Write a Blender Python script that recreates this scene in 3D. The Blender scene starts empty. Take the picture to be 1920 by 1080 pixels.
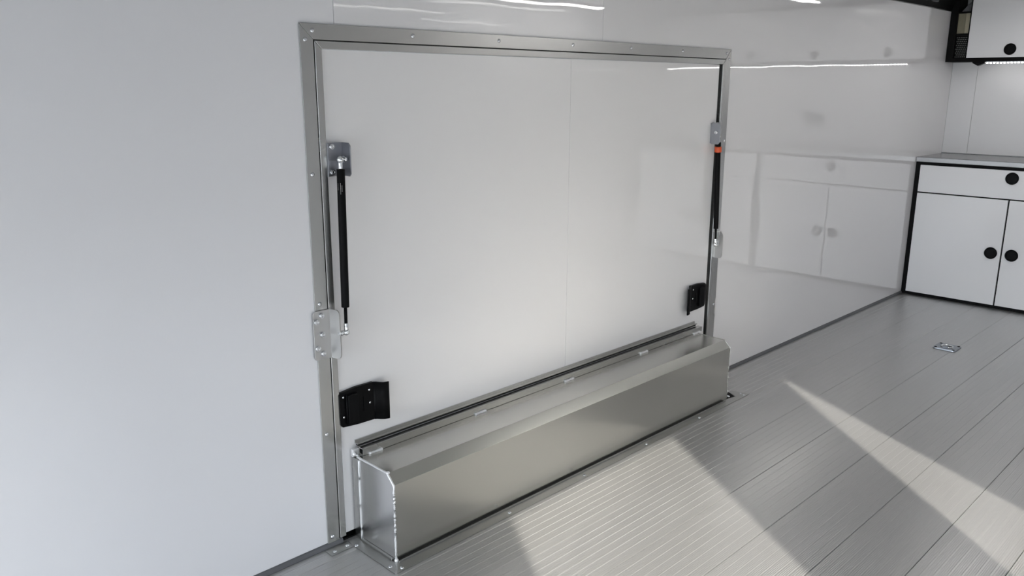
import bpy, bmesh, math, random
from mathutils import Vector, Matrix

C = bpy.context.scene.collection
SC = bpy.context.scene
random.seed(4)

# ------------------------------------------------------------------ camera
cam_data = bpy.data.cameras.new('camera')
cam_data.sensor_width = 36.0
cam_data.lens = 1533.345 / 1920 * 36.0
cam_data.clip_start = 0.02
cam = bpy.data.objects.new('camera', cam_data)
C.objects.link(cam)
R_ = Vector((0.70923976, -0.70496111, 0.00296596))
U_ = Vector((0.16692484, 0.17202258, 0.97084722))
F_ = Vector((0.68491975, 0.68806836, -0.23968077))
M = Matrix(((R_.x, U_.x, -F_.x, -1.14418), (R_.y, U_.y, -F_.y, -1.92379), (R_.z, U_.z, -F_.z, 1.33073), (0, 0, 0, 1)))
cam.matrix_world = M
SC.camera = cam

# ------------------------------------------------------------------ world, sun, exposure
SC.view_settings.view_transform = 'Standard'
SC.view_settings.look = 'None'
SC.view_settings.gamma = 1
SC.view_settings.use_curve_mapping = False
SC.view_settings.exposure = 0.85
WORLD_STRENGTH = 3.9
SUN_STRENGTH = 8.5
LAMP_STRENGTH = 9.0
SC.cycles.blur_glossy = 0.5
SC.cycles.sample_clamp_indirect = 6.0
world = bpy.data.worlds.new('sky')
SC.world = world
world.use_nodes = True
wn = world.node_tree.nodes
wl = world.node_tree.links
bg = wn['Background']
sky = wn.new('ShaderNodeTexSky')
sky.sky_type = 'NISHITA'
sky.sun_disc = False
sky.sun_elevation = math.radians(36.6)
sky.sun_rotation = math.radians(212)
sky.air_density = 1.0
sky.dust_density = 3.0
sky.ozone_density = 1.0
mixw = wn.new('ShaderNodeMix')
mixw.data_type = 'RGBA'
mixw.inputs[0].default_value = 0.86        # thin bright overcast veil over the blue
mixw.inputs[7].default_value = (0.85, 0.93, 1.0, 1)
sc_ = wn.new('ShaderNodeVectorMath'); sc_.operation = 'SCALE'; sc_.inputs['Scale'].default_value = 0.10
wl.new(sky.outputs[0], sc_.inputs[0])
wl.new(sc_.outputs[0], mixw.inputs[6])
wl.new(mixw.outputs[2], bg.inputs['Color'])
bg.inputs['Strength'].default_value = WORLD_STRENGTH

sun_d = bpy.data.lights.new('sun', 'SUN')
sun_d.energy = SUN_STRENGTH
sun_d.angle = math.radians(0.9)
sun_d.color = (1.0, 0.95, 0.84)
sun = bpy.data.objects.new('sun', sun_d)
C.objects.link(sun)
EL = math.radians(36.6)
sdir = Vector((0.534 * math.cos(EL), 0.845 * math.cos(EL), -math.sin(EL)))
sun.rotation_euler = sdir.to_track_quat('-Z', 'Y').to_euler()
sun.location = (-1, -5, 4)

# ------------------------------------------------------------------ materials
def new_mat(name):
    m = bpy.data.materials.new(name)
    m.use_nodes = True
    return m, m.node_tree.nodes, m.node_tree.links, m.node_tree.nodes['Principled BSDF']

def plain(name, col, rough=0.4, metal=0.0, noise=0.04, scale=12.0, bump=0.0, bscale=(1, 1, 1), spec=0.5, coat=0.0):
    m, n, l, b = new_mat(name)
    tc = n.new('ShaderNodeTexCoord')
    mp = n.new('ShaderNodeMapping')
    mp.inputs['Scale'].default_value = bscale
    nz = n.new('ShaderNodeTexNoise')
    nz.inputs['Scale'].default_value = scale
    nz.inputs['Detail'].default_value = 4
    l.new(tc.outputs['Object'], mp.inputs[0])
    l.new(mp.outputs[0], nz.inputs['Vector'])
    rp = n.new('ShaderNodeMapRange')
    rp.inputs[3].default_value = 1 - noise
    rp.inputs[4].default_value = 1 + noise
    l.new(nz.outputs['Fac'], rp.inputs[0])
    mx = n.new('ShaderNodeVectorMath'); mx.operation = 'SCALE'
    mx.inputs[0].default_value = col[:3]
    l.new(rp.outputs[0], mx.inputs['Scale'])
    l.new(mx.outputs[0], b.inputs['Base Color'])
    b.inputs['Roughness'].default_value = rough
    b.inputs['Metallic'].default_value = metal
    b.inputs['Specular IOR Level'].default_value = spec
    b.inputs['Coat Weight'].default_value = coat
    if bump:
        bp = n.new('ShaderNodeBump')
        bp.inputs['Strength'].default_value = bump
        bp.inputs['Distance'].default_value = 0.002
        l.new(nz.outputs['Fac'], bp.inputs['Height'])
        l.new(bp.outputs[0], b.inputs['Normal'])
    return m

def metal(name, col, rough=0.35, stretch=(2, 60, 60), scale=8.0, var=0.10, rvar=0.10, bump=0.05, aniso=0.0, met=1.0):
    m, n, l, b = new_mat(name)
    tc = n.new('ShaderNodeTexCoord')
    mp = n.new('ShaderNodeMapping')
    mp.inputs['Scale'].default_value = stretch
    nz = n.new('ShaderNodeTexNoise'); nz.inputs['Scale'].default_value = scale; nz.inputs['Detail'].default_value = 5
    nb = n.new('ShaderNodeTexNoise'); nb.inputs['Scale'].default_value = 3.0; nb.inputs['Detail'].default_value = 3
    l.new(tc.outputs['Object'], mp.inputs[0]); l.new(mp.outputs[0], nz.inputs['Vector'])
    l.new(tc.outputs['Object'], nb.inputs['Vector'])
    r1 = n.new('ShaderNodeMapRange'); r1.inputs[3].default_value = 1 - var; r1.inputs[4].default_value = 1 + var
    l.new(nz.outputs['Fac'], r1.inputs[0])
    sc = n.new('ShaderNodeVectorMath'); sc.operation = 'SCALE'; sc.inputs[0].default_value = col[:3]
    l.new(r1.outputs[0], sc.inputs['Scale']); l.new(sc.outputs[0], b.inputs['Base Color'])
    r2 = n.new('ShaderNodeMapRange'); r2.inputs[1].default_value = 0.2; r2.inputs[2].default_value = 0.8
    r2.inputs[3].default_value = rough - rvar; r2.inputs[4].default_value = rough + rvar
    l.new(nb.outputs['Fac'], r2.inputs[0]); l.new(r2.outputs[0], b.inputs['Roughness'])
    b.inputs['Metallic'].default_value = met
    b.inputs['Anisotropic'].default_value = aniso
    if bump:
        bp = n.new('ShaderNodeBump'); bp.inputs['Strength'].default_value = bump; bp.inputs['Distance'].default_value = 0.001
        l.new(nz.outputs['Fac'], bp.inputs['Height']); l.new(bp.outputs[0], b.inputs['Normal'])
    return m

def gloss_white(name, col, rough=0.06, wave=0.25, wscale=(1.2, 1.2, 3.0), spec=0.5, dist=0.02, ior=1.5):
    """high-gloss white composite skin, with the slight oil-canning of a thin sheet"""
    m, n, l, b = new_mat(name)
    b.inputs['Base Color'].default_value = (*col, 1)
    b.inputs['Roughness'].default_value = rough
    b.inputs['Specular IOR Level'].default_value = spec
    b.inputs['IOR'].default_value = ior
    tc = n.new('ShaderNodeTexCoord')
    mp = n.new('ShaderNodeMapping'); mp.inputs['Scale'].default_value = wscale
    nz = n.new('ShaderNodeTexNoise'); nz.inputs['Scale'].default_value = 1.6; nz.inputs['Detail'].default_value = 1.0
    l.new(tc.outputs['Object'], mp.inputs[0]); l.new(mp.outputs[0], nz.inputs['Vector'])
    bp = n.new('ShaderNodeBump'); bp.inputs['Strength'].default_value = wave; bp.inputs['Distance'].default_value = dist
    l.new(nz.outputs['Fac'], bp.inputs['Height']); l.new(bp.outputs[0], b.inputs['Normal'])
    return m

def emit(name, col, s):
    m, n, l, b = new_mat(name)
    b.inputs['Base Color'].default_value = (*col, 1)
    b.inputs['Emission Color'].default_value = (*col, 1)
    b.inputs['Emission Strength'].default_value = s
    return m

MAT = dict(
    wall=gloss_white('white_gloss_wall', (0.745, 0.738, 0.755), 0.015, 0.045, (2.2, 2.2, 2.6), ior=1.9),
    film=gloss_white('white_satin_wall', (0.745, 0.742, 0.765), 0.26, 0.04, (2.2, 2.2, 2.6)),
    leaf=gloss_white('white_gloss_door', (0.75, 0.743, 0.752), 0.02, 0.05, (2.2, 2.2, 2.6), ior=1.8),
    cab=gloss_white('white_cabinet_face', (0.88, 0.88, 0.90), 0.12, 0.04),
    front=gloss_white('white_front_wall', (0.75, 0.745, 0.76), 0.28, 0.02),
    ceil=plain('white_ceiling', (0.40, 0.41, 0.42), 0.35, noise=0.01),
    alu=metal('satin_aluminium', (0.52, 0.52, 0.51), 0.26, (2, 40, 40), 6, 0.03, 0.03, 0.0),
    aluv=metal('satin_aluminium_upright', (0.52, 0.52, 0.51), 0.26, (40, 40, 2), 6, 0.03, 0.03, 0.0),
    box=metal('brushed_aluminium_sheet', (0.55, 0.545, 0.515), 0.24, (1.5, 50, 50), 5, 0.015, 0.02, 0.0),
    endp=metal('aluminium_sheet_lit_end', (0.74, 0.74, 0.74), 0.24, (30, 30, 2), 4, 0.02, 0.03, 0.0),  # lighter than the box sheet, painting in the rear light it mirrors
    weld=plain('weld_bead', (0.80, 0.80, 0.81), 0.42, 0.6, 0.08, 120, 0.0),
    floor=metal('ribbed_aluminium_plank', (0.56, 0.555, 0.55), 0.29, (1.0, 30, 30), 4, 0.02, 0.015, 0.0, met=0.88),
    sub=plain('dark_subfloor', (0.03, 0.03, 0.03), 0.8),
    plate=metal('aluminium_trim_plate', (0.42, 0.42, 0.41), 0.30, (2, 20, 20), 6, 0.02, 0.02, 0.0),
    zinc=plain('zinc_plated_steel', (0.70, 0.71, 0.73), 0.22, 1.0, 0.06, 60),
    darkzinc=plain('weathered_zinc', (0.36, 0.38, 0.42), 0.36, 1.0, 0.15, 60),
    satin=plain('satin_bracket', (0.52, 0.515, 0.51), 0.42, 1.0, 0.04, 20),
    zincd=plain('grey_zinc_bracket', (0.34, 0.345, 0.37), 0.40, 1.0, 0.05, 30),
    chrome=plain('bright_steel', (0.85, 0.86, 0.87), 0.12, 1.0, 0.03, 60),
    black=plain('black_powder_coat', (0.004, 0.004, 0.0045), 0.45, noise=0.15, scale=80, spec=0.08),
    blackp=plain('black_plastic', (0.004, 0.004, 0.0045), 0.36, noise=0.1, scale=60, spec=0.09),
    blackm=plain('black_matte', (0.002, 0.002, 0.002), 0.55, noise=0.1, scale=60, spec=0.12),
    rubber=plain('black_rubber', (0.006, 0.006, 0.006), 0.7, noise=0.1, scale=90),
    orange=plain('orange_red_plastic', (0.62, 0.085, 0.02), 0.4, noise=0.05),
    print=plain('white_print', (0.42, 0.42, 0.42), 0.6, noise=0.02),
    greytrim=plain('grey_vinyl_trim', (0.09, 0.092, 0.098), 0.4, noise=0.05, scale=20),
    steel=metal('stainless_counter', (0.36, 0.36, 0.365), 0.25, (50, 2, 50), 6, 0.04, 0.05, 0.02),
    beige=plain('beige_board', (0.36, 0.33, 0.24), 0.55, noise=0.06, scale=20),
    tan=plain('tan_board', (0.24, 0.22, 0.155), 0.6, noise=0.1, scale=30),
    outlet=plain('grey_outlet_plastic', (0.15, 0.155, 0.15), 0.4, noise=0.03),
    ground=plain('grey_asphalt', (0.13, 0.13, 0.13), 0.9, noise=0.08, scale=3),
    dim_screen=plain('grey_dim_screen', (0.15, 0.155, 0.16), 0.6, noise=0.03),
    lens=emit('lit_diffuser', (1.0, 0.98, 0.94), LAMP_STRENGTH),
    led=emit('lit_diode', (1.0, 0.985, 0.95), 8.0),
)

# ------------------------------------------------------------------ builders
LOC = {}

def box_bm(x0, x1, y0, y1, z0, z1, bev=0.0, seg=2, bm=None):
    b = bmesh.new()
    v = [b.verts.new((x, y, z)) for x in (x0, x1) for y in (y0, y1) for z in (z0, z1)]
    for f in ((0, 1, 3, 2), (4, 6, 7, 5), (0, 4, 5, 1), (2, 3, 7, 6), (0, 2, 6, 4), (1, 5, 7, 3)):
        b.faces.new([v[i] for i in f])
    bmesh.ops.recalc_face_normals(b, faces=b.faces)
    if bev > 0:
        bmesh.ops.bevel(b, geom=list(b.edges), offset=bev, segments=seg, affect='EDGES', profile=0.5)
    return join(bm, b)

def join(bm, b):
    if bm is None:
        return b
    me = bpy.data.meshes.new('tmp')
    b.to_mesh(me); b.free()
    bm.from_mesh(me)
    bpy.data.meshes.remove(me)
    return bm

def prism_bm(poly, axis, a0, a1, bev=0.0, bm=None):
    """poly: 2D points; axis 'x' -> (y,z), 'y' -> (x,z), 'z' -> (x,y)"""
    def P(p, a):
        return {'x': (a, p[0], p[1]), 'y': (p[0], a, p[1]), 'z': (p[0], p[1], a)}[axis]
    b = bmesh.new()
    A = [b.verts.new(P(p, a0)) for p in poly]
    B = [b.verts.new(P(p, a1)) for p in poly]
    n = len(poly)
    b.faces.new(A); b.faces.new(B[::-1])
    for i in range(n):
        b.faces.new((A[i], B[i], B[(i + 1) % n], A[(i + 1) % n]))
    bmesh.ops.recalc_face_normals(b, faces=b.faces)
    if bev > 0:
        bmesh.ops.bevel(b, geom=list(b.edges), offset=bev, segments=2, affect='EDGES', profile=0.5)
    return join(bm, b)

def cyl_bm(p0, p1, r, r2=None, n=20, bm=None, bev=0.0):
    p0 = Vector(p0); p1 = Vector(p1); d = p1 - p0
    b = bmesh.new()
    bmesh.ops.create_cone(b, cap_ends=True, segments=n, radius1=r, radius2=r if r2 is None else r2, depth=d.length)
    if bev > 0:
        es = [e for e in b.edges if any(len(f.verts) > 4 for f in e.link_faces)]
        bmesh.ops.bevel(b, geom=es, offset=bev, segments=2, affect='EDGES', profile=0.5)
    b.transform(Matrix.Translation((p0 + p1) / 2) @ d.to_track_quat('Z', 'Y').to_matrix().to_4x4())
    for f in b.faces:
        f.smooth = len(f.verts) == 4
    return join(bm, b)

def ball_bm(c, r, sc=(1, 1, 1), bm=None, n=16):
    b = bmesh.new()
    bmesh.ops.create_uvsphere(b, u_segments=n, v_segments=n // 2, radius=r)
    b.transform(Matrix.Translation(c) @ Matrix.Diagonal((*sc, 1)))
    for f in b.faces: f.smooth = True
    return join(bm, b)

def torus_bm(c, R, r, normal, n=28, k=10, bm=None, sc=(1, 1)):
    b = bmesh.new()
    q = Vector(normal).to_track_quat('Z', 'Y').to_matrix().to_4x4()
    rings = []
    for i in range(n):
        a = 2 * math.pi * i / n
        rings.append([b.verts.new(((R + r * math.cos(t)) * math.cos(a) * sc[0], (R + r * math.cos(t)) * math.sin(a) * sc[1], r * math.sin(t)))
                      for t in (2 * math.pi * j / k for j in range(k))])
    for i in range(n):
        for j in range(k):
            f = b.faces.new((rings[i][j], rings[(i + 1) % n][j], rings[(i + 1) % n][(j + 1) % k], rings[i][(j + 1) % k]))
            f.smooth = True
    bmesh.ops.recalc_face_normals(b, faces=b.faces)
    b.transform(Matrix.Translation(c) @ q)
    return join(bm, b)

def tube_bm(pts, r, n=8, bm=None, jit=0.0):
    b = bmesh.new()
    pts = [Vector(p) for p in pts]
    rings = []
    for i, p in enumerate(pts):
        d = (pts[min(i + 1, len(pts) - 1)] - pts[max(i - 1, 0)]).normalized()
        q = d.to_track_quat('Z', 'Y')
        rr = r * (1 + random.uniform(-jit, jit))
        rings.append([b.verts.new(p + q @ Vector((rr * math.cos(t), rr * math.sin(t), 0))) for t in (2 * math.pi * j / n for j in range(n))])
    for i in range(len(rings) - 1):
        for j in range(n):
            f = b.faces.new((rings[i][j], rings[i + 1][j], rings[i + 1][(j + 1) % n], rings[i][(j + 1) % n]))
            f.smooth = True
    b.faces.new(rings[0]); b.faces.new(rings[-1])
    bmesh.ops.recalc_face_normals(b, faces=b.faces)
    return join(bm, b)

def root_loc(o):
    while o.parent is not None:
        o = o.parent
    return Vector(LOC.get(o.name, (0, 0, 0)))

def obj(name, bm, mat, parent=None, label=None, smooth=False):
    me = bpy.data.meshes.new(name)
    if parent is not None:
        bm.transform(Matrix.Translation(-root_loc(parent)))
    if smooth:
        for f in bm.faces: f.smooth = True
    bm.to_mesh(me); bm.free()
    o = bpy.data.objects.new(name, me)
    C.objects.link(o)
    me.materials.append(MAT[mat])
    if parent is not None:
        o.parent = parent
    if label:
        o['label'] = label
    return o

def piece(name, me, loc, parent, rot=None):
    """another copy of a small mesh centred on its own origin (screws, diodes)"""
    o = bpy.data.objects.new(name, me)
    C.objects.link(o)
    o.location = Vector(loc) - root_loc(parent)
    if rot: o.rotation_euler = rot
    o.parent = parent
    return o

def thing(name, label, cat, loc, group=None, kind=None):
    o = bpy.data.objects.new(name, None)
    C.objects.link(o)
    o.empty_display_size = 0.05
    o.location = loc
    LOC[o.name] = tuple(loc)
    o['label'] = label
    if cat: o['category'] = cat
    if group: o['group'] = group
    if kind: o['kind'] = kind
    return o

def setting(name, label, loc=(0, 0, 0)):
    return thing(name, label, None, loc, kind='structure')

def mesh_of(bm, mat, name):
    me = bpy.data.meshes.new(name); bm.to_mesh(me); bm.free()
    me.materials.append(MAT[mat]); return me

XR, XF, YR, ZC = -2.4, 4.884, -2.3, 1.90      # rear opening, front wall, right wall, ceiling

# small shared fasteners (pointing to -y, and up)
SCREW_Y = mesh_of(ball_bm((0, 0, 0), 0.0062, (1, 0.55, 1), n=12), 'zinc', 'screw')
SCREW_Z = mesh_of(ball_bm((0, 0, 0), 0.0062, (1, 1, 0.5), n=12), 'zinc', 'screw')
def hexbolt():
    b = cyl_bm((0, 0.0005, 0), (0, -0.0055, 0), 0.0078, 0.0072, n=12)
    return torus_bm((0, -0.0055, 0), 0.0042, 0.0012, (0, 1, 0), n=12, k=6, bm=b)
BOLT_Y = mesh_of(hexbolt(), 'zinc', 'bolt')

# ================================================================== floor
fl = setting('floor', 'trailer floor of ribbed aluminium planks running the length of the room')
obj('subfloor', box_bm(XR - 0.05, XF + 0.1, YR - 0.05, 0.12, -0.06, -0.012), 'sub', fl)
SA, SP = 0.4662, 0.19864
def plank_profile(w):
    """(y, z) outline of one extruded plank, top at z=0; fine ribs grouped between seven wider grooves"""
    pts = [(0.0007, -0.012), (0.0007, -0.0012), (0.0017, 0.0)]
    cells = max(1, round(w / (SP / 7)))
    cw = (w - 0.004) / cells
    y = 0.002
    for c in range(cells):
        n = 5
        g = 0.0028 if c < cells - 1 else 0.0
        fw = (cw - g) / n
        for k in range(n):
            pts += [(y + 0.0006, 0.0), (y + fw - 0.0019, 0.0), (y + fw - 0.0009, -0.0004)]
            y += fw
        if g:
            pts += [(y, 0.0), (y + 0.0006, -0.0006), (y + g - 0.0003, -0.0006), (y + g, 0.0)]
            y += g
    pts += [(w - 0.0017, 0.0), (w - 0.0007, -0.0012), (w - 0.0007, -0.012)]
    return pts
def plank(y_hi, y_lo):
    w = y_hi - y_lo
    prof = plank_profile(w)
    b = bmesh.new()
    A = [b.verts.new((XR, y_hi - p[0], p[1])) for p in prof]
    B = [b.verts.new((XF, y_hi - p[0], p[1])) for p in prof]
    for i in range(len(prof) - 1):
        b.faces.new((A[i], A[i + 1], B[i + 1], B[i]))
    bmesh.ops.recalc_face_normals(b, faces=b.faces)
    if b.faces[len(b.faces) // 2].normal.z < 0:
        bmesh.ops.reverse_faces(b, faces=b.faces)
    return b
ys = [0.0] + [-(SA + k * SP) for k in range(-2, 9)] + [YR]
for a, c in zip(ys[:-1], ys[1:]):
    if a - c > 0.02:
        obj('plank', plank(a, c), 'floor', fl)

# ================================================================== left wall (behind the door)
DX0, DX1, DZ1 = 0.034, 2.054, 1.450          # clear opening
wl_ = setting('wall_left', 'glossy white left wall of the trailer around the ramp door')
T = 0.004
def wpanel(x0, x1, z0, z1, mat='wall'):
    g = 0.0007
    obj('panel', box_bm(x0 + g, x1 - g, 0, T, z0, z1), mat, wl_)
ZW = 1.801
wpanel(XR, -1.0, 0, ZW, 'film')
prism = prism_bm([(-0.9993, 0), (DX0, 0), (DX0, DZ1), (0.1083, DZ1), (0.1083, ZW), (-0.9993, ZW)], 'y', 0, T)
obj('panel', prism, 'film', wl_)
wpanel(0.109, 1.221, DZ1, ZW)
prism = prism_bm([(1.2217, DZ1), (DX1, DZ1), (DX1, 0), (XF, 0), (XF, ZW), (1.2217, ZW)], 'y', 0, T)
obj('panel', prism, 'wall', wl_)
b = box_bm(XR, DX0, T + 0.0005, 0.06, -0.012, ZC)
box_bm(DX1, XF, T + 0.0005, 0.06, -0.012, ZC, bm=b)
box_bm(DX0, DX1, T + 0.0005, 0.06, DZ1, ZC, bm=b)
obj('wall_core', b, 'ceil', wl_)
b = box_bm(XR, XF, -0.0025, 0.004, ZW, ZW + 0.006, 0.001)
obj('edge_strip', b, 'alu', wl_)

t1 = setting('trim_1', 'dark cove trim in the corner where the left wall meets the ceiling')
b = prism_bm([(0.004, ZW + 0.0065), (-0.004, ZW + 0.0065), (-0.008, ZW + 0.03), (-0.03, ZC - 0.001), (0.004, ZC - 0.001)], 'x', 3.2, XF - 0.001)
obj('cove', b, 'blackm', t1)
b = prism_bm([(0.004, ZW + 0.0065), (-0.004, ZW + 0.0065), (-0.008, ZW + 0.03), (-0.03, ZC - 0.001), (0.004, ZC - 0.001)], 'x', XR, 3.199)
obj('cove', b, 'ceil', t1)
for xx in (4.16, 4.33):
    obj('clip', box_bm(xx, xx + 0.10, -0.022, -0.006, 1.838, 1.868, 0.004), 'greytrim', t1)

bb = setting('baseboard_left', 'narrow grey trim along the foot of the left wall')
for x0, x1 in ((XR, 0.052), (1.99, 4.432)):
    obj('strip', prism_bm([(-0.0005, 0.001), (-0.010, 0.001), (-0.008, 0.006), (-0.005, 0.012), (-0.0005, 0.014)], 'x', x0, x1), 'greytrim', bb)

# ------------------------------------------------------------------ door surround (trim_2)
tr = setting('trim_2', 'flat aluminium flange framing the ramp door, fixed with screws')
FW = 0.040
X0, X1, Z1 = 0.002, 2.088, 1.486
yf0, yf1 = -0.0045, -0.0004
def rail(name, poly, mat):
    obj(name, prism_bm(poly, 'y', yf0, yf1, 0.0008), mat, tr)
rail('top_rail', [(X0, Z1), (X0 + FW, Z1 - FW), (X1 - FW, Z1 - FW), (X1, Z1)], 'alu')
rail('side_rail', [(X0, 0.012), (X0 + FW - 0.0006, 0.012), (X0 + FW - 0.0006, Z1 - FW - 0.0006), (X0, Z1 - 0.0012)], 'aluv')
rail('side_rail', [(X1, 0.012), (X1, Z1 - 0.0012), (X1 - FW + 0.0006, Z1 - FW - 0.0006), (X1 - FW + 0.0006, 0.012)], 'aluv')
for x in (0.040, 0.366, 0.706, 1.058, 1.384, 1.721, 2.052):
    piece('screw', SCREW_Y, (x, -0.0045, 1.468), tr)
for z in (1.445, 1.101, 0.745, 0.357, 0.030):
    piece('screw', SCREW_Y, (0.018, -0.0045, z), tr)
for z in (1.445, 1.101, 0.36):
    piece('screw', SCREW_Y, (2.074, -0.0045, z), tr)
# dark gasket behind the joint
b = box_bm(X0 + FW - 0.001, X0 + FW + 0.0045, -0.0015, 0.05, 0.012, Z1 - FW)
box_bm(X1 - FW - 0.004, X1 - FW + 0.001, -0.0015, 0.05, 0.012, Z1 - FW, bm=b)
box_bm(X0 + FW, X1 - FW, -0.0015, 0.05, Z1 - FW - 0.0045, Z1 - FW + 0.001, bm=b)
obj('gasket', b, 'rubber', tr)

# ------------------------------------------------------------------ door leaf
dr = setting('door_1', 'large white ramp door with aluminium edge frame and two latches', (0.06, 0, 0.02))
IX0, IX1, IZ1 = X0 + FW + 0.0022, X1 - FW - 0.002, Z1 - FW - 0.0026
IW = 0.0205
def drail(poly, mat):
    obj('edge_rail', prism_bm(poly, 'y', -0.006, 0.03, 0.0012), mat, dr)
drail([(IX0, IZ1), (IX0 + IW, IZ1 - IW), (IX1 - IW, IZ1 - IW), (IX1, IZ1)], 'alu')
drail([(IX0, 0.016), (IX0 + IW, 0.016), (IX0 + IW, IZ1 - IW - 0.0005), (IX0, IZ1 - 0.0008)], 'aluv')
drail([(IX1, 0.016), (IX1, IZ1 - 0.0008), (IX1 - IW, IZ1 - IW - 0.0005), (IX1 - IW, 0.016)], 'aluv')
px0, px1, pz1 = IX0 + IW + 0.0005, IX1 - IW - 0.016, IZ1 - IW - 0.001
obj('panel', box_bm(px0, 1.0562, 0.002, 0.012, 0.020, pz1, 0.0008), 'leaf', dr)
obj('panel', box_bm(1.0574, px1, 0.002, 0.012, 0.020, pz1, 0.0008), 'leaf', dr)
obj('door_core', box_bm(px0, px1, 0.0125, 0.055, 0.020, pz1), 'ceil', dr)
b = box_bm(px1 + 0.0005, IX1 - IW - 0.0005, 0.006, 0.055, 0.016, pz1)
obj('seal', b, 'rubber', dr)
# angle along the foot of the leaf, above the hinge tube
b = prism_bm([(0.0015, 0.309), (-0.003, 0.309), (-0.003, 0.3015), (-0.015, 0.3015), (-0.015, 0.2985), (0.0015, 0.2985)], 'x', 0.113, 1.925)
obj('hinge_angle', b, 'alu', dr)
obj('hinge_gap_shade', box_bm(0.118, 1.922, -0.011, 0.0015, 0.2905, 0.2982), 'rubber', dr)  # black strip standing in for the shade in the gap above the tube
obj('sill_gap', box_bm(IX0, IX1, 0.02, 0.05, -0.010, 0.0155), 'blackm', dr)

# brackets
def upper_bracket(flip):
    fx = (lambda x: 2.088 - x) if flip else (lambda x: x)
    wx = 0.110 if not flip else 0.120
    poly = [(0.064, 1.092), (0.064, 1.182), (wx, 1.182), (wx, 1.092)]
    P = [(fx(x), z) for x, z in poly]
    b = prism_bm(P, 'y', -0.0095, -0.0065, 0.0006)
    # wing turned out into the room, carrying the ball stud
    wp = [(-0.0065, 1.092), (-0.040, 1.092), (-0.047, 1.099), (-0.047, 1.173), (-0.039, 1.182), (-0.0065, 1.182)]
    xa, xb = sorted((fx(wx), fx(wx + 0.003)))
    prism_bm(wp, 'x', xa, xb, 0.0006, bm=b)
    xa, xb = sorted((fx(0.064), fx(wx)))
    box_bm(xa, xb, -0.0125, -0.0095, 1.1335, 1.1355, 0.0005, bm=b)
    o = obj('strut_bracket', b, 'zincd', dr, 'grey bracket plate holding the top of the gas strut')
    for x, z in (((0.076, 1.172), (0.076, 1.104)) if not flip else ()):
        piece('bolt', BOLT_Y, (fx(x), -0.0095, z), o)
    if flip:
        piece('bolt', BOLT_Y, (fx(wx + 0.003), -0.030, 1.142), o, (0, 0, -math.pi / 2))
    obj('spacer', box_bm(*sorted((fx(0.066), fx(wx))), -0.0065, 0.0015, 1.095, 1.178), 'zincd', o)
    return o
upper_bracket(False)
upper_bracket(True)

def lower_bracket(flip):
    fx = (lambda x: 2.090 - x) if flip else (lambda x: x)
    z0, z1 = (0.585, 0.727) if not flip else (0.585, 0.70)
    def rr(x0, x1, z0, z1, left):
        r = 0.010; out = []
        if left:
            out += [(x1, z0), (x1, z1)]
            out += [(x0 + r - r * math.sin(t), z1 - r + r * math.cos(t)) for t in (0, .52, 1.05, 1.57)]
            out += [(x0 + r - r * math.cos(t), z0 + r - r * math.sin(t)) for t in (0, .52, 1.05, 1.57)]
        return out
    poly = [(fx(x), z) for x, z in rr(-0.008, 0.046, z0, z1, True)]
    b = prism_bm(poly, 'y', -0.0085, -0.0047, 0.0007)
    # wing bent out into the room, corners rounded
    r = 0.014; w = 0.040
    wing = [(0, z1), (0, z0)]
    wing += [(w - r + r * math.sin(t), z0 + r - r * math.cos(t)) for t in (0, .4, .8, 1.2, 1.57)]
    wing += [(w - r + r * math.cos(t), z1 - r + r * math.sin(t)) for t in (0, .4, .8, 1.2, 1.57)]
    bb_ = bmesh.new()
    d = Vector((0.22 if not flip else -0.05, -1, 0)).normalized()
    nrm = Vector((-d.y, d.x, 0)) * 0.0035
    o0 = Vector((fx(0.044), -0.0060, 0))
    A = [bb_.verts.new(o0 + d * s + Vector((0, 0, z))) for s, z in wing]
    B = [bb_.verts.new(o0 + d * s + nrm + Vector((0, 0, z))) for s, z in wing]
    bb_.faces.new(A); bb_.faces.new(B[::-1])
    for i in range(len(wing)):
        k = (i + 1) % len(wing)
        bb_.faces.new((A[i], B[i], B[k], A[k]))
    bmesh.ops.recalc_face_normals(bb_, faces=bb_.faces)
    join(b, bb_)
    o = obj('wing_bracket', b, 'satin', tr, 'bent aluminium bracket bolted to the door frame')
    if not flip:
        for x, z in ((0.018, 0.713), (0.001, 0.697), (0.018, 0.658), (0.001, 0.621), (0.018, 0.603)):
            piece('bolt', BOLT_Y, (x, -0.0085, z), o)
    return o
lower_bracket(False)
lower_bracket(True)

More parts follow.
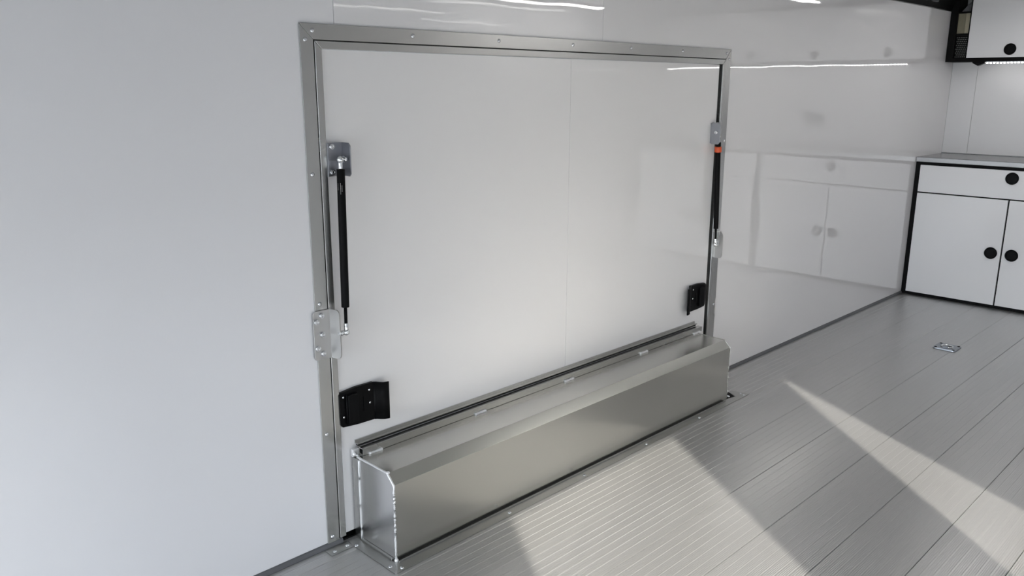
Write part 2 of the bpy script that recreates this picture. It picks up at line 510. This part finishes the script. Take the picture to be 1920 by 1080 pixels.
# latches
def latch(flip):
    fx = (lambda x: 2.052 - x) if flip else (lambda x: x)
    dz = 0.006 if flip else 0.0
    poly = [(0.070, 0.364), (0.063, 0.372), (0.062, 0.400), (0.062, 0.464), (0.069, 0.471), (0.120, 0.4765), (0.181, 0.476), (0.181, 0.358), (0.120, 0.3595)]
    b = prism_bm([(fx(x), z + dz) for x, z in poly], 'y', -0.010, 0.0015, 0.0012)
    la = obj('latch', b, 'blackp', dr, 'black latch plate near the foot of the door')
    # curled lip
    prof = [(0.181, -0.010), (0.188, -0.0125), (0.196, -0.020), (0.206, -0.026), (0.220, -0.0275), (0.226, -0.026),
            (0.226, -0.0225), (0.219, -0.0235), (0.207, -0.022), (0.198, -0.016), (0.191, -0.0085), (0.181, -0.0055)]
    b = bmesh.new()
    zt = lambda x: 0.476 - (x - 0.181) * 0.12
    zb = lambda x: 0.358 - (x - 0.181) * 0.10
    A = [b.verts.new((fx(x), y, zb(x) + dz)) for x, y in prof]
    B = [b.verts.new((fx(x), y, zt(x) + dz)) for x, y in prof]
    b.faces.new(A); b.faces.new(B[::-1])
    for i in range(len(prof)):
        k = (i + 1) % len(prof); f = b.faces.new((A[i], B[i], B[k], A[k])); f.smooth = i not in (5, 11)
    bmesh.ops.recalc_face_normals(b, faces=b.faces)
    obj('pull_lip', b, 'blackp', la)
    xs = sorted((fx(0.086), fx(0.120)))
    b = box_bm(xs[0], xs[1], -0.020, -0.009, 0.375 + dz, 0.461 + dz, 0.002)
    obj('hinge_block', b, 'blackp', la)
    b = cyl_bm((fx(0.083), -0.015, 0.371 + dz), (fx(0.083), -0.015, 0.464 + dz), 0.0028, n=10)
    obj('pin', b, 'black', la)
    xs = sorted((fx(0.143), fx(0.1455)))
    obj('rib', box_bm(xs[0], xs[1], -0.0125, -0.009, 0.395 + dz, 0.44 + dz, 0.0006), 'blackp', la)
    for x, z in ((0.075, 0.456), (0.0745, 0.395), (0.165, 0.456), (0.166, 0.416)):
        piece('screw', LSCREW, (fx(x), -0.0105, z + dz), la)
LSCREW = mesh_of(ball_bm((0, 0, 0), 0.0036, (1, 0.5, 1), n=10), 'chrome', 'screw')
latch(False)
latch(True)

# ================================================================== gas struts
def strut(name, label, top, bot, band, tilt):
    t = Vector(top); q = Vector(bot)
    r = thing(name, label, 'gas strut', top, 'gas struts of the ramp door')
    d = (q - t).normalized()
    at = lambda s: t + d * s
    L = (q - t).length
    rod = 0.072
    b = cyl_bm(at(0.026), at(L - rod), 0.0112, n=28, bev=0.0012)
    cy = obj('cylinder', b, 'black', r)
    obj('rod', cyl_bm(at(L - rod - 0.001), at(L - 0.024), 0.0048, n=16), 'black', r)
    # end fittings: threaded socket + ball
    b = cyl_bm(at(0.004), at(0.0265), 0.0062, n=16, bev=0.0006)
    ball_bm(at(0.0), 0.0098, bm=b)
    obj('end_fitting', b, 'chrome', r)
    b = cyl_bm(at(L - 0.026), at(L - 0.004), 0.0062, n=16, bev=0.0006)
    ball_bm(at(L), 0.0098, bm=b)
    obj('end_fitting', b, 'chrome', r)
    # ball studs into the brackets
    sx = -1 if tilt > 0 else 1
    b = cyl_bm(t, t + Vector((-sx * (0.020 if band else 0.026), 0, 0)), 0.0040, n=12)
    cyl_bm(t + Vector((-sx * 0.010, 0, 0)), t + Vector((-sx * 0.017, 0, 0)), 0.0085, n=6, bm=b)
    obj('ball_stud', b, 'chrome', r)
    sx = -1 if tilt > 0 else 1
    b = cyl_bm(q, q + Vector((sx * 0.026, 0.0, 0.0)), 0.0038, n=12)
    cyl_bm(q + Vector((sx * 0.012, 0, 0)), q + Vector((sx * 0.018, 0, 0)), 0.0080, n=6, bm=b)
    obj('ball_stud', b, 'chrome', r)
    if band:
        obj('band', cyl_bm(at(0.044), at(0.068), 0.0150, n=28, bev=0.0015), 'orange', r, 'orange plastic band around the cylinder')
        # safety clip with its wire loop at the lower fitting
        pts = [q + Vector((0.008 * math.cos(a) + 0.014, -0.004, 0.03 + 0.045 * math.sin(a))) for a in [i * 0.42 for i in range(16)]]
        obj('clip_wire', tube_bm(pts, 0.0010, 6), 'chrome', r)
    else:
        # printed lines running down the tube, raised a hair off the paint
        ang0 = math.atan2(-0.6, -0.8)
        b = bmesh.new()
        rnd = random.Random(3)
        side = Vector((0.71, -0.70, 0)); face = Vector((-0.70, -0.71, 0))
        for off, s0, s1 in ((-0.0065, 0.062, 0.080), (0.0005, 0.062, 0.090), (0.0042, 0.068, 0.084)):
            s = s0
            while s < s1:
                ln = rnd.uniform(0.0010, 0.0026)
                c = at(s + ln / 2)
                dep = math.sqrt(0.0112 ** 2 - off ** 2) + 0.00012
                w = 0.00045
                P = [c + side * (off + a * w) + face * dep + d * (e * ln / 2) for a, e in ((-1, -1), (1, -1), (1, 1), (-1, 1))]
                P2 = [p - face * 0.0006 for p in P]
                va = [b.verts.new(p) for p in P]; vb = [b.verts.new(p) for p in P2]
                b.faces.new(va); b.faces.new(vb[::-1])
                for i in range(4): b.faces.new((va[i], vb[i], vb[(i + 1) % 4], va[(i + 1) % 4]))
                s += ln + rnd.uniform(0.0004, 0.0010)
        bmesh.ops.recalc_face_normals(b, faces=b.faces)
        obj('printed_lines', b, 'print', cy)
    return r
strut('gas_strut', 'black gas strut with white print standing at the left edge of the ramp door', (0.0855, -0.036, 1.139), (0.0760, -0.040, 0.660), False, 1)
strut('gas_strut', 'black gas strut with an orange band standing at the right edge of the ramp door', (1.990, -0.026, 1.125), (2.020, -0.026, 0.650), True, -1)

# ================================================================== wheel well box
bx0, bx1, bd = 0.0995, 1.895, 0.205
wb = thing('wheel_well_cover', 'long welded aluminium cover box on the floor below the ramp door', 'cover', (0.99, -0.1, 0.0))
prof = [(-0.006, 0.003), (-bd, 0.003), (-bd, 0.2398), (-0.1755, 0.2680), (-0.006, 0.2680)]
# bent sheet: front, chamfer and top in one piece with thickness
th = 0.003
out = prof[1:]
inn = [(-0.006, 0.268 - th), (-0.1755 + 0.001, 0.268 - th), (-bd + th, 0.2398 - 0.001), (-bd + th, 0.003)]
obj('bent_sheet', prism_bm(out + inn, 'x', bx0 + 0.001, bx1 - 0.001, 0.0006), 'box', wb)
for xa, xb in ((bx0, bx0 + th), (bx1 - th, bx1)):
    obj('end_plate', prism_bm([(-0.036, 0.003), (-bd + 0.001, 0.003), (-bd + 0.001, 0.2392), (-0.1760, 0.2672), (-0.036, 0.2672)], 'x', xa, xb), 'endp', wb)
obj('back_angle', box_bm(bx0 - 0.002, bx0 + 0.004, -0.036, -0.006, 0.002, 0.262), 'aluv', wb)
obj('back_bead', tube_bm([(bx0 - 0.001, -0.0370 + 0.0005 * math.sin(z * 40), z) for z in [0.004 + i * 0.0128 for i in range(21)]], 0.0026, 8), 'weld', wb)
def wpath(x):
    pts = []
    seq = [(-bd, 0.004), (-bd, 0.2398), (-0.1755, 0.268), (-0.030, 0.268)]
    for (y0, z0), (y1, z1) in zip(seq[:-1], seq[1:]):
        n = max(2, int(math.hypot(y1 - y0, z1 - z0) / 0.006))
        for i in range(n):
            f = i / n
            pts.append((x + random.uniform(-.0002, .0002), y0 + (y1 - y0) * f + random.uniform(-.0002, .0002), z0 + (z1 - z0) * f))
    pts.append((x, *seq[-1]))
    return pts
b = tube_bm(wpath(bx0 + 0.001), 0.0036, 8, jit=0.12)
ball_bm((bx0 + 0.003, -0.1755, 0.2685), 0.0065, (1, 1, 0.7), bm=b)
ball_bm((bx0 + 0.001, -bd - 0.001, 0.005), 0.0065, bm=b)
obj('weld_bead', b, 'weld', wb)
obj('weld_bead', tube_bm(wpath(bx1 - 0.001), 0.0018, 8, jit=0.2), 'box', wb)
# hinge tube
b = bmesh.new()
w, t_ = 0.021, 0.0024
yc, zc = -0.0255, 0.2795
hx0, hx1 = 0.117, 1.935
O = [(yc - w / 2, zc - w / 2), (yc + w / 2, zc - w / 2), (yc + w / 2, zc + w / 2), (yc - w / 2, zc + w / 2)]
I = [(yc - w / 2 + t_, zc - w / 2 + t_), (yc + w / 2 - t_, zc - w / 2 + t_), (yc + w / 2 - t_, zc + w / 2 - t_), (yc - w / 2 + t_, zc + w / 2 - t_)]
vs = {}
for x in (hx0, hx1):
    vs[x] = ([b.verts.new((x, *p)) for p in O], [b.verts.new((x, *p)) for p in I])
for i in range(4):
    k = (i + 1) % 4
    b.faces.new((vs[hx0][0][i], vs[hx0][0][k], vs[hx1][0][k], vs[hx1][0][i]))
    b.faces.new((vs[hx0][1][i], vs[hx1][1][i], vs[hx1][1][k], vs[hx0][1][k]))
    for x in (hx0, hx1):
        b.faces.new((vs[x][0][i], vs[x][1][i], vs[x][1][k], vs[x][0][k]))
bmesh.ops.recalc_face_normals(b, faces=b.faces)
obj('hinge_tube', b, 'alu', wb)
for x in (0.158, 0.585, 1.033, 1.497, 1.890):
    b = bmesh.new()
    pts = [(x - 0.022 + i * 0.0055, yc - w / 2 - 0.0028, 0.2705) for i in range(9)]
    b = tube_bm(pts, 0.0042, 8, jit=0.25)
    ball_bm(pts[-1], 0.0055, bm=b)
    obj('weld_tab', b, 'weld', wb)
b = box_bm(hx0 - 0.022, hx0 + 0.002, -0.014, -0.0025, 0.262, 0.287, 0.003)
ball_bm((hx0 - 0.016, -0.013, 0.272), 0.007, bm=b); ball_bm((hx0 - 0.010, -0.020, 0.2665), 0.005, bm=b)
obj('corner_weld', b, 'weld', wb)
# foot lip and floor flange
obj('foot_lip', box_bm(bx0 + 0.002, bx1 - 0.03, -bd - 0.0125, -bd - 0.0095, 0.0022, 0.0075, 0.0006), 'plate', wb)
obj('foot_shade_strip', box_bm(bx0 + 0.002, bx1 - 0.03, -bd - 0.0093, -bd - 0.0002, 0.0023, 0.0042), 'rubber', wb)  # dark strip added so the box face mirrors a contact shadow
obj('foot_lip', box_bm(bx0 - 0.008, bx0 - 0.0005, -bd + 0.01, -0.045, 0.0022, 0.009, 0.001), 'plate', wb)
ft0, ft1 = 0.0006, 0.0022
obj('floor_flange', prism_bm([(0.066, -0.212), (0.092, -0.212), (bx1 - 0.01, -0.2075), (bx1 + 0.01, -0.206), (1.952, -0.216), (1.975, -0.172), (1.985, -0.166), (2.006, -0.166), (2.010, -0.180), (2.020, -0.243), (0.066, -0.255)][2:] + [(0.066, -0.255), (0.0935, -0.2075)], 'z', ft0, ft1), 'plate', wb)
obj('floor_flange', prism_bm([(0.060, -0.252), (0.093, -0.212), (0.094, -0.040), (0.084, -0.018), (0.062, -0.018), (0.060, -0.040)], 'z', ft0 + 0.0001, ft1 + 0.0003), 'plate', wb)
obj('floor_tab', box_bm(-0.016, 0.0592, -0.052, -0.012, ft0, ft1 + 0.0002), 'plate', wb)
obj('floor_cutout', prism_bm([(bx1 + 0.002, -0.203), (1.950, -0.213), (1.974, -0.172), (1.984, -0.165), (bx1 + 0.002, -0.165)], 'z', 0.0004, 0.0012), 'blackm', wb)
obj('stray_bolt', ball_bm((1.925, -0.195, 0.004), 0.008, (1, 1, 0.5)), 'chrome', wb)
for x, y in ((0.527, -0.237), (0.898, -0.237), (1.265, -0.236), (1.63, -0.236), (0.0715, -0.216), (0.092, -0.243), (0.066, -0.055), (0.047, -0.035), (0.003, -0.037), (2.000, -0.214), (1.992, -0.232)):
    piece('screw', SCREW_Z, (x, y, 0.0025), wb)

# ================================================================== tie-down on the floor
td = thing('tie_down', 'recessed zinc floor tie-down plate set in the planks before the base cabinets', 'tie-down', (3.376, -0.630, 0))
b = bmesh.new()
def rrect(x0, x1, y0, y1, r, n=4):
    out = []
    for cx, cy, a0 in ((x1 - r, y1 - r, 0), (x0 + r, y1 - r, 90), (x0 + r, y0 + r, 180), (x1 - r, y0 + r, 270)):
        out += [(cx + r * math.cos(math.radians(a0 + 90 * i / n)), cy + r * math.sin(math.radians(a0 + 90 * i / n))) for i in range(n + 1)]
    return out
cx, cy = 3.376, -0.630
h = 0.055
o_ = rrect(cx - h, cx + h, cy - h, cy + h, 0.014)
nn = len(o_)
i_ = [(cx + 0.036 * math.cos(2 * math.pi * (k + 2.5) / nn - math.pi / 4 * 0), cy + 0.036 * math.sin(2 * math.pi * (k + 2.5) / nn)) for k in range(nn)]
i_ = [(cx + 0.036 * math.cos(math.atan2(p[1] - cy, p[0] - cx)), cy + 0.036 * math.sin(math.atan2(p[1] - cy, p[0] - cx))) for p in o_]
zt_, zb_ = 0.0065, 0.0006
Ot = [b.verts.new((*p, zt_)) for p in o_]; Ob = [b.verts.new((cx + (p[0] - cx) * 1.02, cy + (p[1] - cy) * 1.02, zb_)) for p in o_]
It = [b.verts.new((*p, zt_)) for p in i_]; Ib = [b.verts.new((cx + (p[0] - cx) * 0.85, cy + (p[1] - cy) * 0.85, 0.0014)) for p in i_]
for k in range(nn):
    j = (k + 1) % nn
    b.faces.new((Ot[k], Ot[j], It[j], It[k])); b.faces.new((Ot[k], Ob[k], Ob[j], Ot[j])); b.faces.new((It[k], It[j], Ib[j], Ib[k]))
b.faces.new(Ib); bmesh.ops.recalc_face_normals(b, faces=b.faces)
obj('plate', b, 'darkzinc', td)
obj('ring', torus_bm((cx, cy, 0.0075), 0.026, 0.0045, (0, 0, 1)), 'chrome', td)
obj('ring_clamp', box_bm(cx - 0.034, cx - 0.014, cy - 0.013, cy + 0.013, 0.0055, 0.0135, 0.002), 'darkzinc', td)
DARK = mesh_of(cyl_bm((0, 0, -0.001), (0, 0, 0.002), 0.0068, n=14), 'blackm', 'screw')
for sx in (-1, 1):
    for sy in (-1, 1):
        piece('screw', DARK, (cx + sx * 0.043, cy + sy * 0.043, 0.0058), td)

# ================================================================== front wall
wf = setting('wall_front', 'white front wall of the trailer behind the cabinets')
obj('panel', box_bm(XF, XF + 0.004, -0.155, -0.001, 0, ZC), 'front', wf)
obj('panel', box_bm(XF, XF + 0.004, YR, -0.157, 0, ZC), 'front', wf)
obj('wall_core', box_bm(XF + 0.0045, XF + 0.06, YR - 0.05, 0.06, -0.012, ZC), 'outlet', wf)

# ================================================================== base cabinets
LX = 4.433
def grip(name, c, r, parent, mat='blackp'):
    """round black pull facing -x: a proud ring around a dished centre"""
    b = torus_bm((c[0] - 0.0035, c[1], c[2]), r - 0.0045, 0.0045, (1, 0, 0), n=28, k=8)
    cyl_bm((c[0] - 0.0005, c[1], c[2]), (c[0] - 0.0030, c[1], c[2]), r - 0.004, n=28, bm=b)
    return obj(name, b, mat, parent)
def base_unit(y_hi, y_lo, label):
    t = thing('base_cabinet', label, 'cabinet', (4.65, (y_hi + y_lo) / 2, 0), 'base cabinets along the front wall')
    f = 0.028
    b = box_bm(LX, XF - 0.002, y_hi - f, y_hi, 0.001, 0.8685)
    box_bm(LX, XF - 0.002, y_lo, y_lo + 0.014, 0.001, 0.8685, bm=b)
    box_bm(LX, XF - 0.002, y_lo + 0.014, y_hi - f, 0.001, 0.018, bm=b)
    box_bm(LX, XF - 0.002, y_lo + 0.014, y_hi - f, 0.8505, 0.8685, bm=b)
    box_bm(LX + 0.012, XF - 0.002, y_lo + 0.014, y_hi - f, 0.018, 0.8505, bm=b)
    obj('frame', b, 'black', t)
    ya, yb_ = y_hi - f - 0.001, y_lo + 0.016
    ym = (ya + yb_) / 2
    if y_hi > -0.5: ym = -0.557
    d = obj('drawer', box_bm(LX - 0.004, LX + 0.011, yb_, ya, 0.6795, 0.8495, 0.0012), 'cab', t)
    grip('pull', (LX - 0.004, ym, 0.803), 0.0365, d)
    for y0, y1, yk in ((ym + 0.0045, ya, ym + 0.057), (yb_, ym - 0.0045, ym - 0.057)):
        d = obj('cupboard_door', box_bm(LX - 0.004, LX + 0.011, y0, y1, 0.0195, 0.6715, 0.0012), 'cab', t)
        grip('pull', (LX - 0.004, yk, 0.342), 0.0365, d)
    return t
base_unit(-0.001, -1.085, 'white base cabinet with a drawer over two doors, in the corner by the left wall')
base_unit(-1.1, -2.19, 'white base cabinet mirrored in the wall gloss, farther from the left wall')
ct = thing('countertop', 'stainless steel countertop lying on the white base cabinets', 'countertop', (4.65, -1.1, 0.87))
b = box_bm(4.418, XF - 0.001, -2.19, -0.001, 0.869, 0.900, 0.003)
obj('slab', b, 'steel', ct)
obj('edge_bead', box_bm(XF - 0.012, XF - 0.001, -2.19, -0.001, 0.9002, 0.905, 0.001), 'steel', ct)

# ================================================================== upper cabinet
UX = 4.728
uc = thing('wall_cabinet', 'white fronted black wall cabinet hung above the counter', 'cabinet', (4.81, -1.1, 1.49))
Zb, Zt = 1.490, 1.886
# black carcass with an opening and a vent field in the filler panel
b = box_bm(UX + 0.016, XF - 0.002, -2.19, -0.1235, Zb, Zt)
box_bm(UX, UX + 0.0155, -2.19, -0.1235, Zb, 1.512, bm=b)
box_bm(UX, XF - 0.002, -0.045, -0.002, Zb, Zt, bm=b)
box_bm(UX, XF - 0.002, -0.1232, -0.117, Zb, Zt, bm=b)
box_bm(UX, XF - 0.002, -0.117, -0.045, Zb, 1.512, bm=b)
box_bm(UX + 0.02, XF - 0.002, -0.117, -0.045, 1.512, 1.66, bm=b)
box_bm(UX, XF - 0.002, -0.117, -0.045, 1.787, 1.797, bm=b)
box_bm(UX + 0.09, XF - 0.002, -0.117, -0.045, 1.66, 1.787, bm=b)
box_bm(UX, UX + 0.02, -0.117, -0.045, 1.652, 1.664, bm=b)
obj('carcass', b, 'blackm', uc)
# beige boards in the opening
obj('inner_board', box_bm(UX + 0.012, UX + 0.028, -0.0905, -0.0455, 1.6645, 1.7865), 'tan', uc)
obj('inner_board', box_bm(UX + 0.006, UX + 0.028, -0.1165, -0.0915, 1.6645, 1.7865), 'beige', uc)
b = prism_bm([(-0.118, 1.798), (-0.118, 1.868), (-0.062, 1.805), (-0.060, 1.798)], 'x', UX + 0.02, UX + 0.03)
obj('sheen_patch', b, 'greytrim', uc)  # grey triangle painting a sheen on the black panel
# perforated vent: staggered slots
b = bmesh.new()
for r in range(11):
    for c in range(6):
        y = -0.052 - c * 0.0108 - (0.0054 if r % 2 else 0)
        z = 1.522 + r * 0.0118
        if y < -0.113: continue
        box_bm(UX + 0.0185, UX + 0.0199, y - 0.0030, y + 0.0030, z - 0.0024, z + 0.0024, bm=b)
vent = obj('vent_slots', b, 'outlet', uc)
vent['kind'] = 'stuff'
for y1, y0 in ((-0.1245, -0.6285), (-0.632, -1.140), (-1.1445, -1.650), (-1.654, -2.188)):
    d = obj('cupboard_door', box_bm(UX - 0.003, UX + 0.0155, y0, y1, 1.5135, 1.876, 0.0012), 'cab', uc)
    yk = (y0 + y1) / 2 + 0.008 if y1 > -0.2 else (y0 + y1) / 2
    grip('pull', (UX - 0.003, yk, 1.561), 0.0345, d)

# LED strip under the wall cabinet
ls = thing('led_strip', 'lit strip of small LEDs under the wall cabinet', 'led strip', (UX + 0.03, -0.9, 1.489))
obj('channel', box_bm(UX + 0.012, UX + 0.030, -2.17, -0.215, 1.4845, 1.4895), 'zinc', ls)
DIODE = mesh_of(box_bm(-0.0075, 0.0075, -0.0042, 0.0042, -0.003, 0.003, 0.001, 1), 'led', 'diode')
y = -0.225
while y > -2.16:
    piece('diode', DIODE, (UX + 0.021, y, 1.4805), ls)
    y -= 0.0195
b = prism_bm([(-0.160, 1.4895), (-0.166, 1.4800), (-0.196, 1.4640), (-0.218, 1.4740), (-0.236, 1.4800), (-0.238, 1.4895)], 'x', UX + 0.002, UX + 0.045, 0.001)
obj('end_cap', b, 'blackp', ls, 'black cap at the end of the strip')

# outlets on the front wall, mirrored in the glossy wall
for k, (y0, y1, z0, z1, w_) in enumerate(((-1.004, -0.936, 1.038, 1.156, 'larger'), (-0.914, -0.844, 1.048, 1.138, 'smaller'))):
    o = thing('wall_outlet', f'grey outlet plate mirrored in the glossy left wall, the {w_} of the two', 'outlet', (XF, (y0 + y1) / 2, (z0 + z1) / 2), 'outlets above the counter')
    obj('cover_plate', box_bm(XF - 0.007, XF - 0.0003, y0, y1, z0, z1, 0.002), 'outlet', o)
    for zz in ((z0 + z1) / 2 - 0.024, (z0 + z1) / 2 + 0.024):
        obj('socket', cyl_bm((XF - 0.0085, (y0 + y1) / 2, zz), (XF - 0.006, (y0 + y1) / 2, zz), 0.016, n=16), 'greytrim', o)

# ================================================================== right wall, ceiling, outside
wr = setting('wall_right', 'white right wall with openings added to shape the sun patches')
b = box_bm(XR, -0.79, YR - 0.012, YR, -0.012, ZC)  # unseen openings placed so the sun falls in the floor patches
box_bm(0.113, 0.60, YR - 0.012, YR, -0.012, ZC, bm=b)
box_bm(1.25, XF, YR - 0.012, YR, -0.012, ZC, bm=b)
box_bm(-0.79, 0.113, YR - 0.012, YR, 1.80, ZC, bm=b)
box_bm(0.60, 1.25, YR - 0.012, YR, 1.80, ZC, bm=b)
obj('wall_core', b, 'wall', wr)
b = prism_bm([(0.60, 0.0), (1.00, 1.80), (0.60, 1.80)], 'y', YR - 0.0155, YR - 0.0125)
prism_bm([(1.25, 0.0), (1.25, 1.80), (1.02, 1.80)], 'y', YR - 0.0155, YR - 0.0125, bm=b)
obj('sun_wedge_mask', b, 'leaf', wr)  # unseen panels added to taper the sunlight into a wedge
b = box_bm(0.1085, 0.1128, YR - 0.016, YR - 0.0003, 0.0, 1.80)
box_bm(-0.7898, -0.7855, YR - 0.016, YR - 0.0003, 0.0, 1.80, bm=b)
box_bm(1.2455, 1.2498, YR - 0.012, YR - 0.0003, 0.0, 1.80, bm=b)
box_bm(0.6002, 0.6045, YR - 0.012, YR - 0.0003, 0.0, 1.80, bm=b)
obj('jamb_glint_mask', b, 'rubber', wr)  # unseen black lining added to keep sunlit jamb slivers out of the gloss
ce = setting('ceiling', 'white ceiling of the trailer')
obj('liner', box_bm(XR, XF + 0.06, YR - 0.06, 0.06, ZC, ZC + 0.05), 'ceil', ce)
hd = setting('wall_rear', 'header and posts around the open rear ramp door')
b = box_bm(XR - 0.08, XR, YR, 0.0, 1.42, ZC - 0.0005)  # unseen header brought down low to shade the upper left wall
box_bm(XR - 0.08, XR, YR, YR + 0.08, -0.012, 1.4195, bm=b)
obj('rear_frame', b, 'ceil', hd)
for nm, loc, rot, sx, sy in (('rear_portal', (XR - 0.1, YR / 2, 0.75), (0, -math.pi / 2, 0), 1.42, -YR), ('side_portal', (-0.34, YR - 0.08, 0.9), (math.pi / 2, 0, 0), 0.9, 1.8), ('side_portal', (0.92, YR - 0.08, 0.9), (math.pi / 2, 0, 0), 0.66, 1.8)):
    ld = bpy.data.lights.new(nm, 'AREA')
    ld.shape = 'RECTANGLE'; ld.size = sx; ld.size_y = sy
    ld.cycles.is_portal = True
    lo = bpy.data.objects.new(nm, ld); C.objects.link(lo)
    lo.location = loc; lo.rotation_euler = rot
gr = setting('ground', 'grey asphalt ground outside the open rear of the trailer')
obj('slab', box_bm(-30, 30, -30, 30, -0.55, -0.50), 'ground', gr)

wo = setting('outside_screen', 'grey screen added outside the right wall openings to dim their mirror image')
obj('dim_screen', box_bm(-12, 14, -6.3, -6.0, -0.5, 2.95), 'dim_screen', wo)  # unseen slab put in so the openings mirror less brightly

def lamp(x0, x1, y, lab):
    t = thing('ceiling_light', lab, 'light', ((x0 + x1) / 2, y, ZC), 'LED bars on the ceiling')
    obj('housing', box_bm(x0 - 0.02, x1 + 0.02, y - 0.045, y + 0.045, ZC - 0.014, ZC - 0.0005, 0.004), 'ceil', t)
    obj('diffuser', box_bm(x0, x1, y - 0.03, y + 0.03, ZC - 0.022, ZC - 0.0145, 0.003), 'lens', t)
lamp(2.5, 3.8, -2.12, 'LED ceiling bar mirrored as the long white streak above the ramp door')
lamp(2.0, 3.2, -1.40, 'LED ceiling bar added in the middle of the ceiling to brighten the cabinets, nearest the rear of the three')  # unseen extra bar, put in to lift the cabinet fronts
lamp(3.5, 4.4, -0.75, 'LED ceiling bar nearest the left wall and the wall cabinet, lighting its doors')
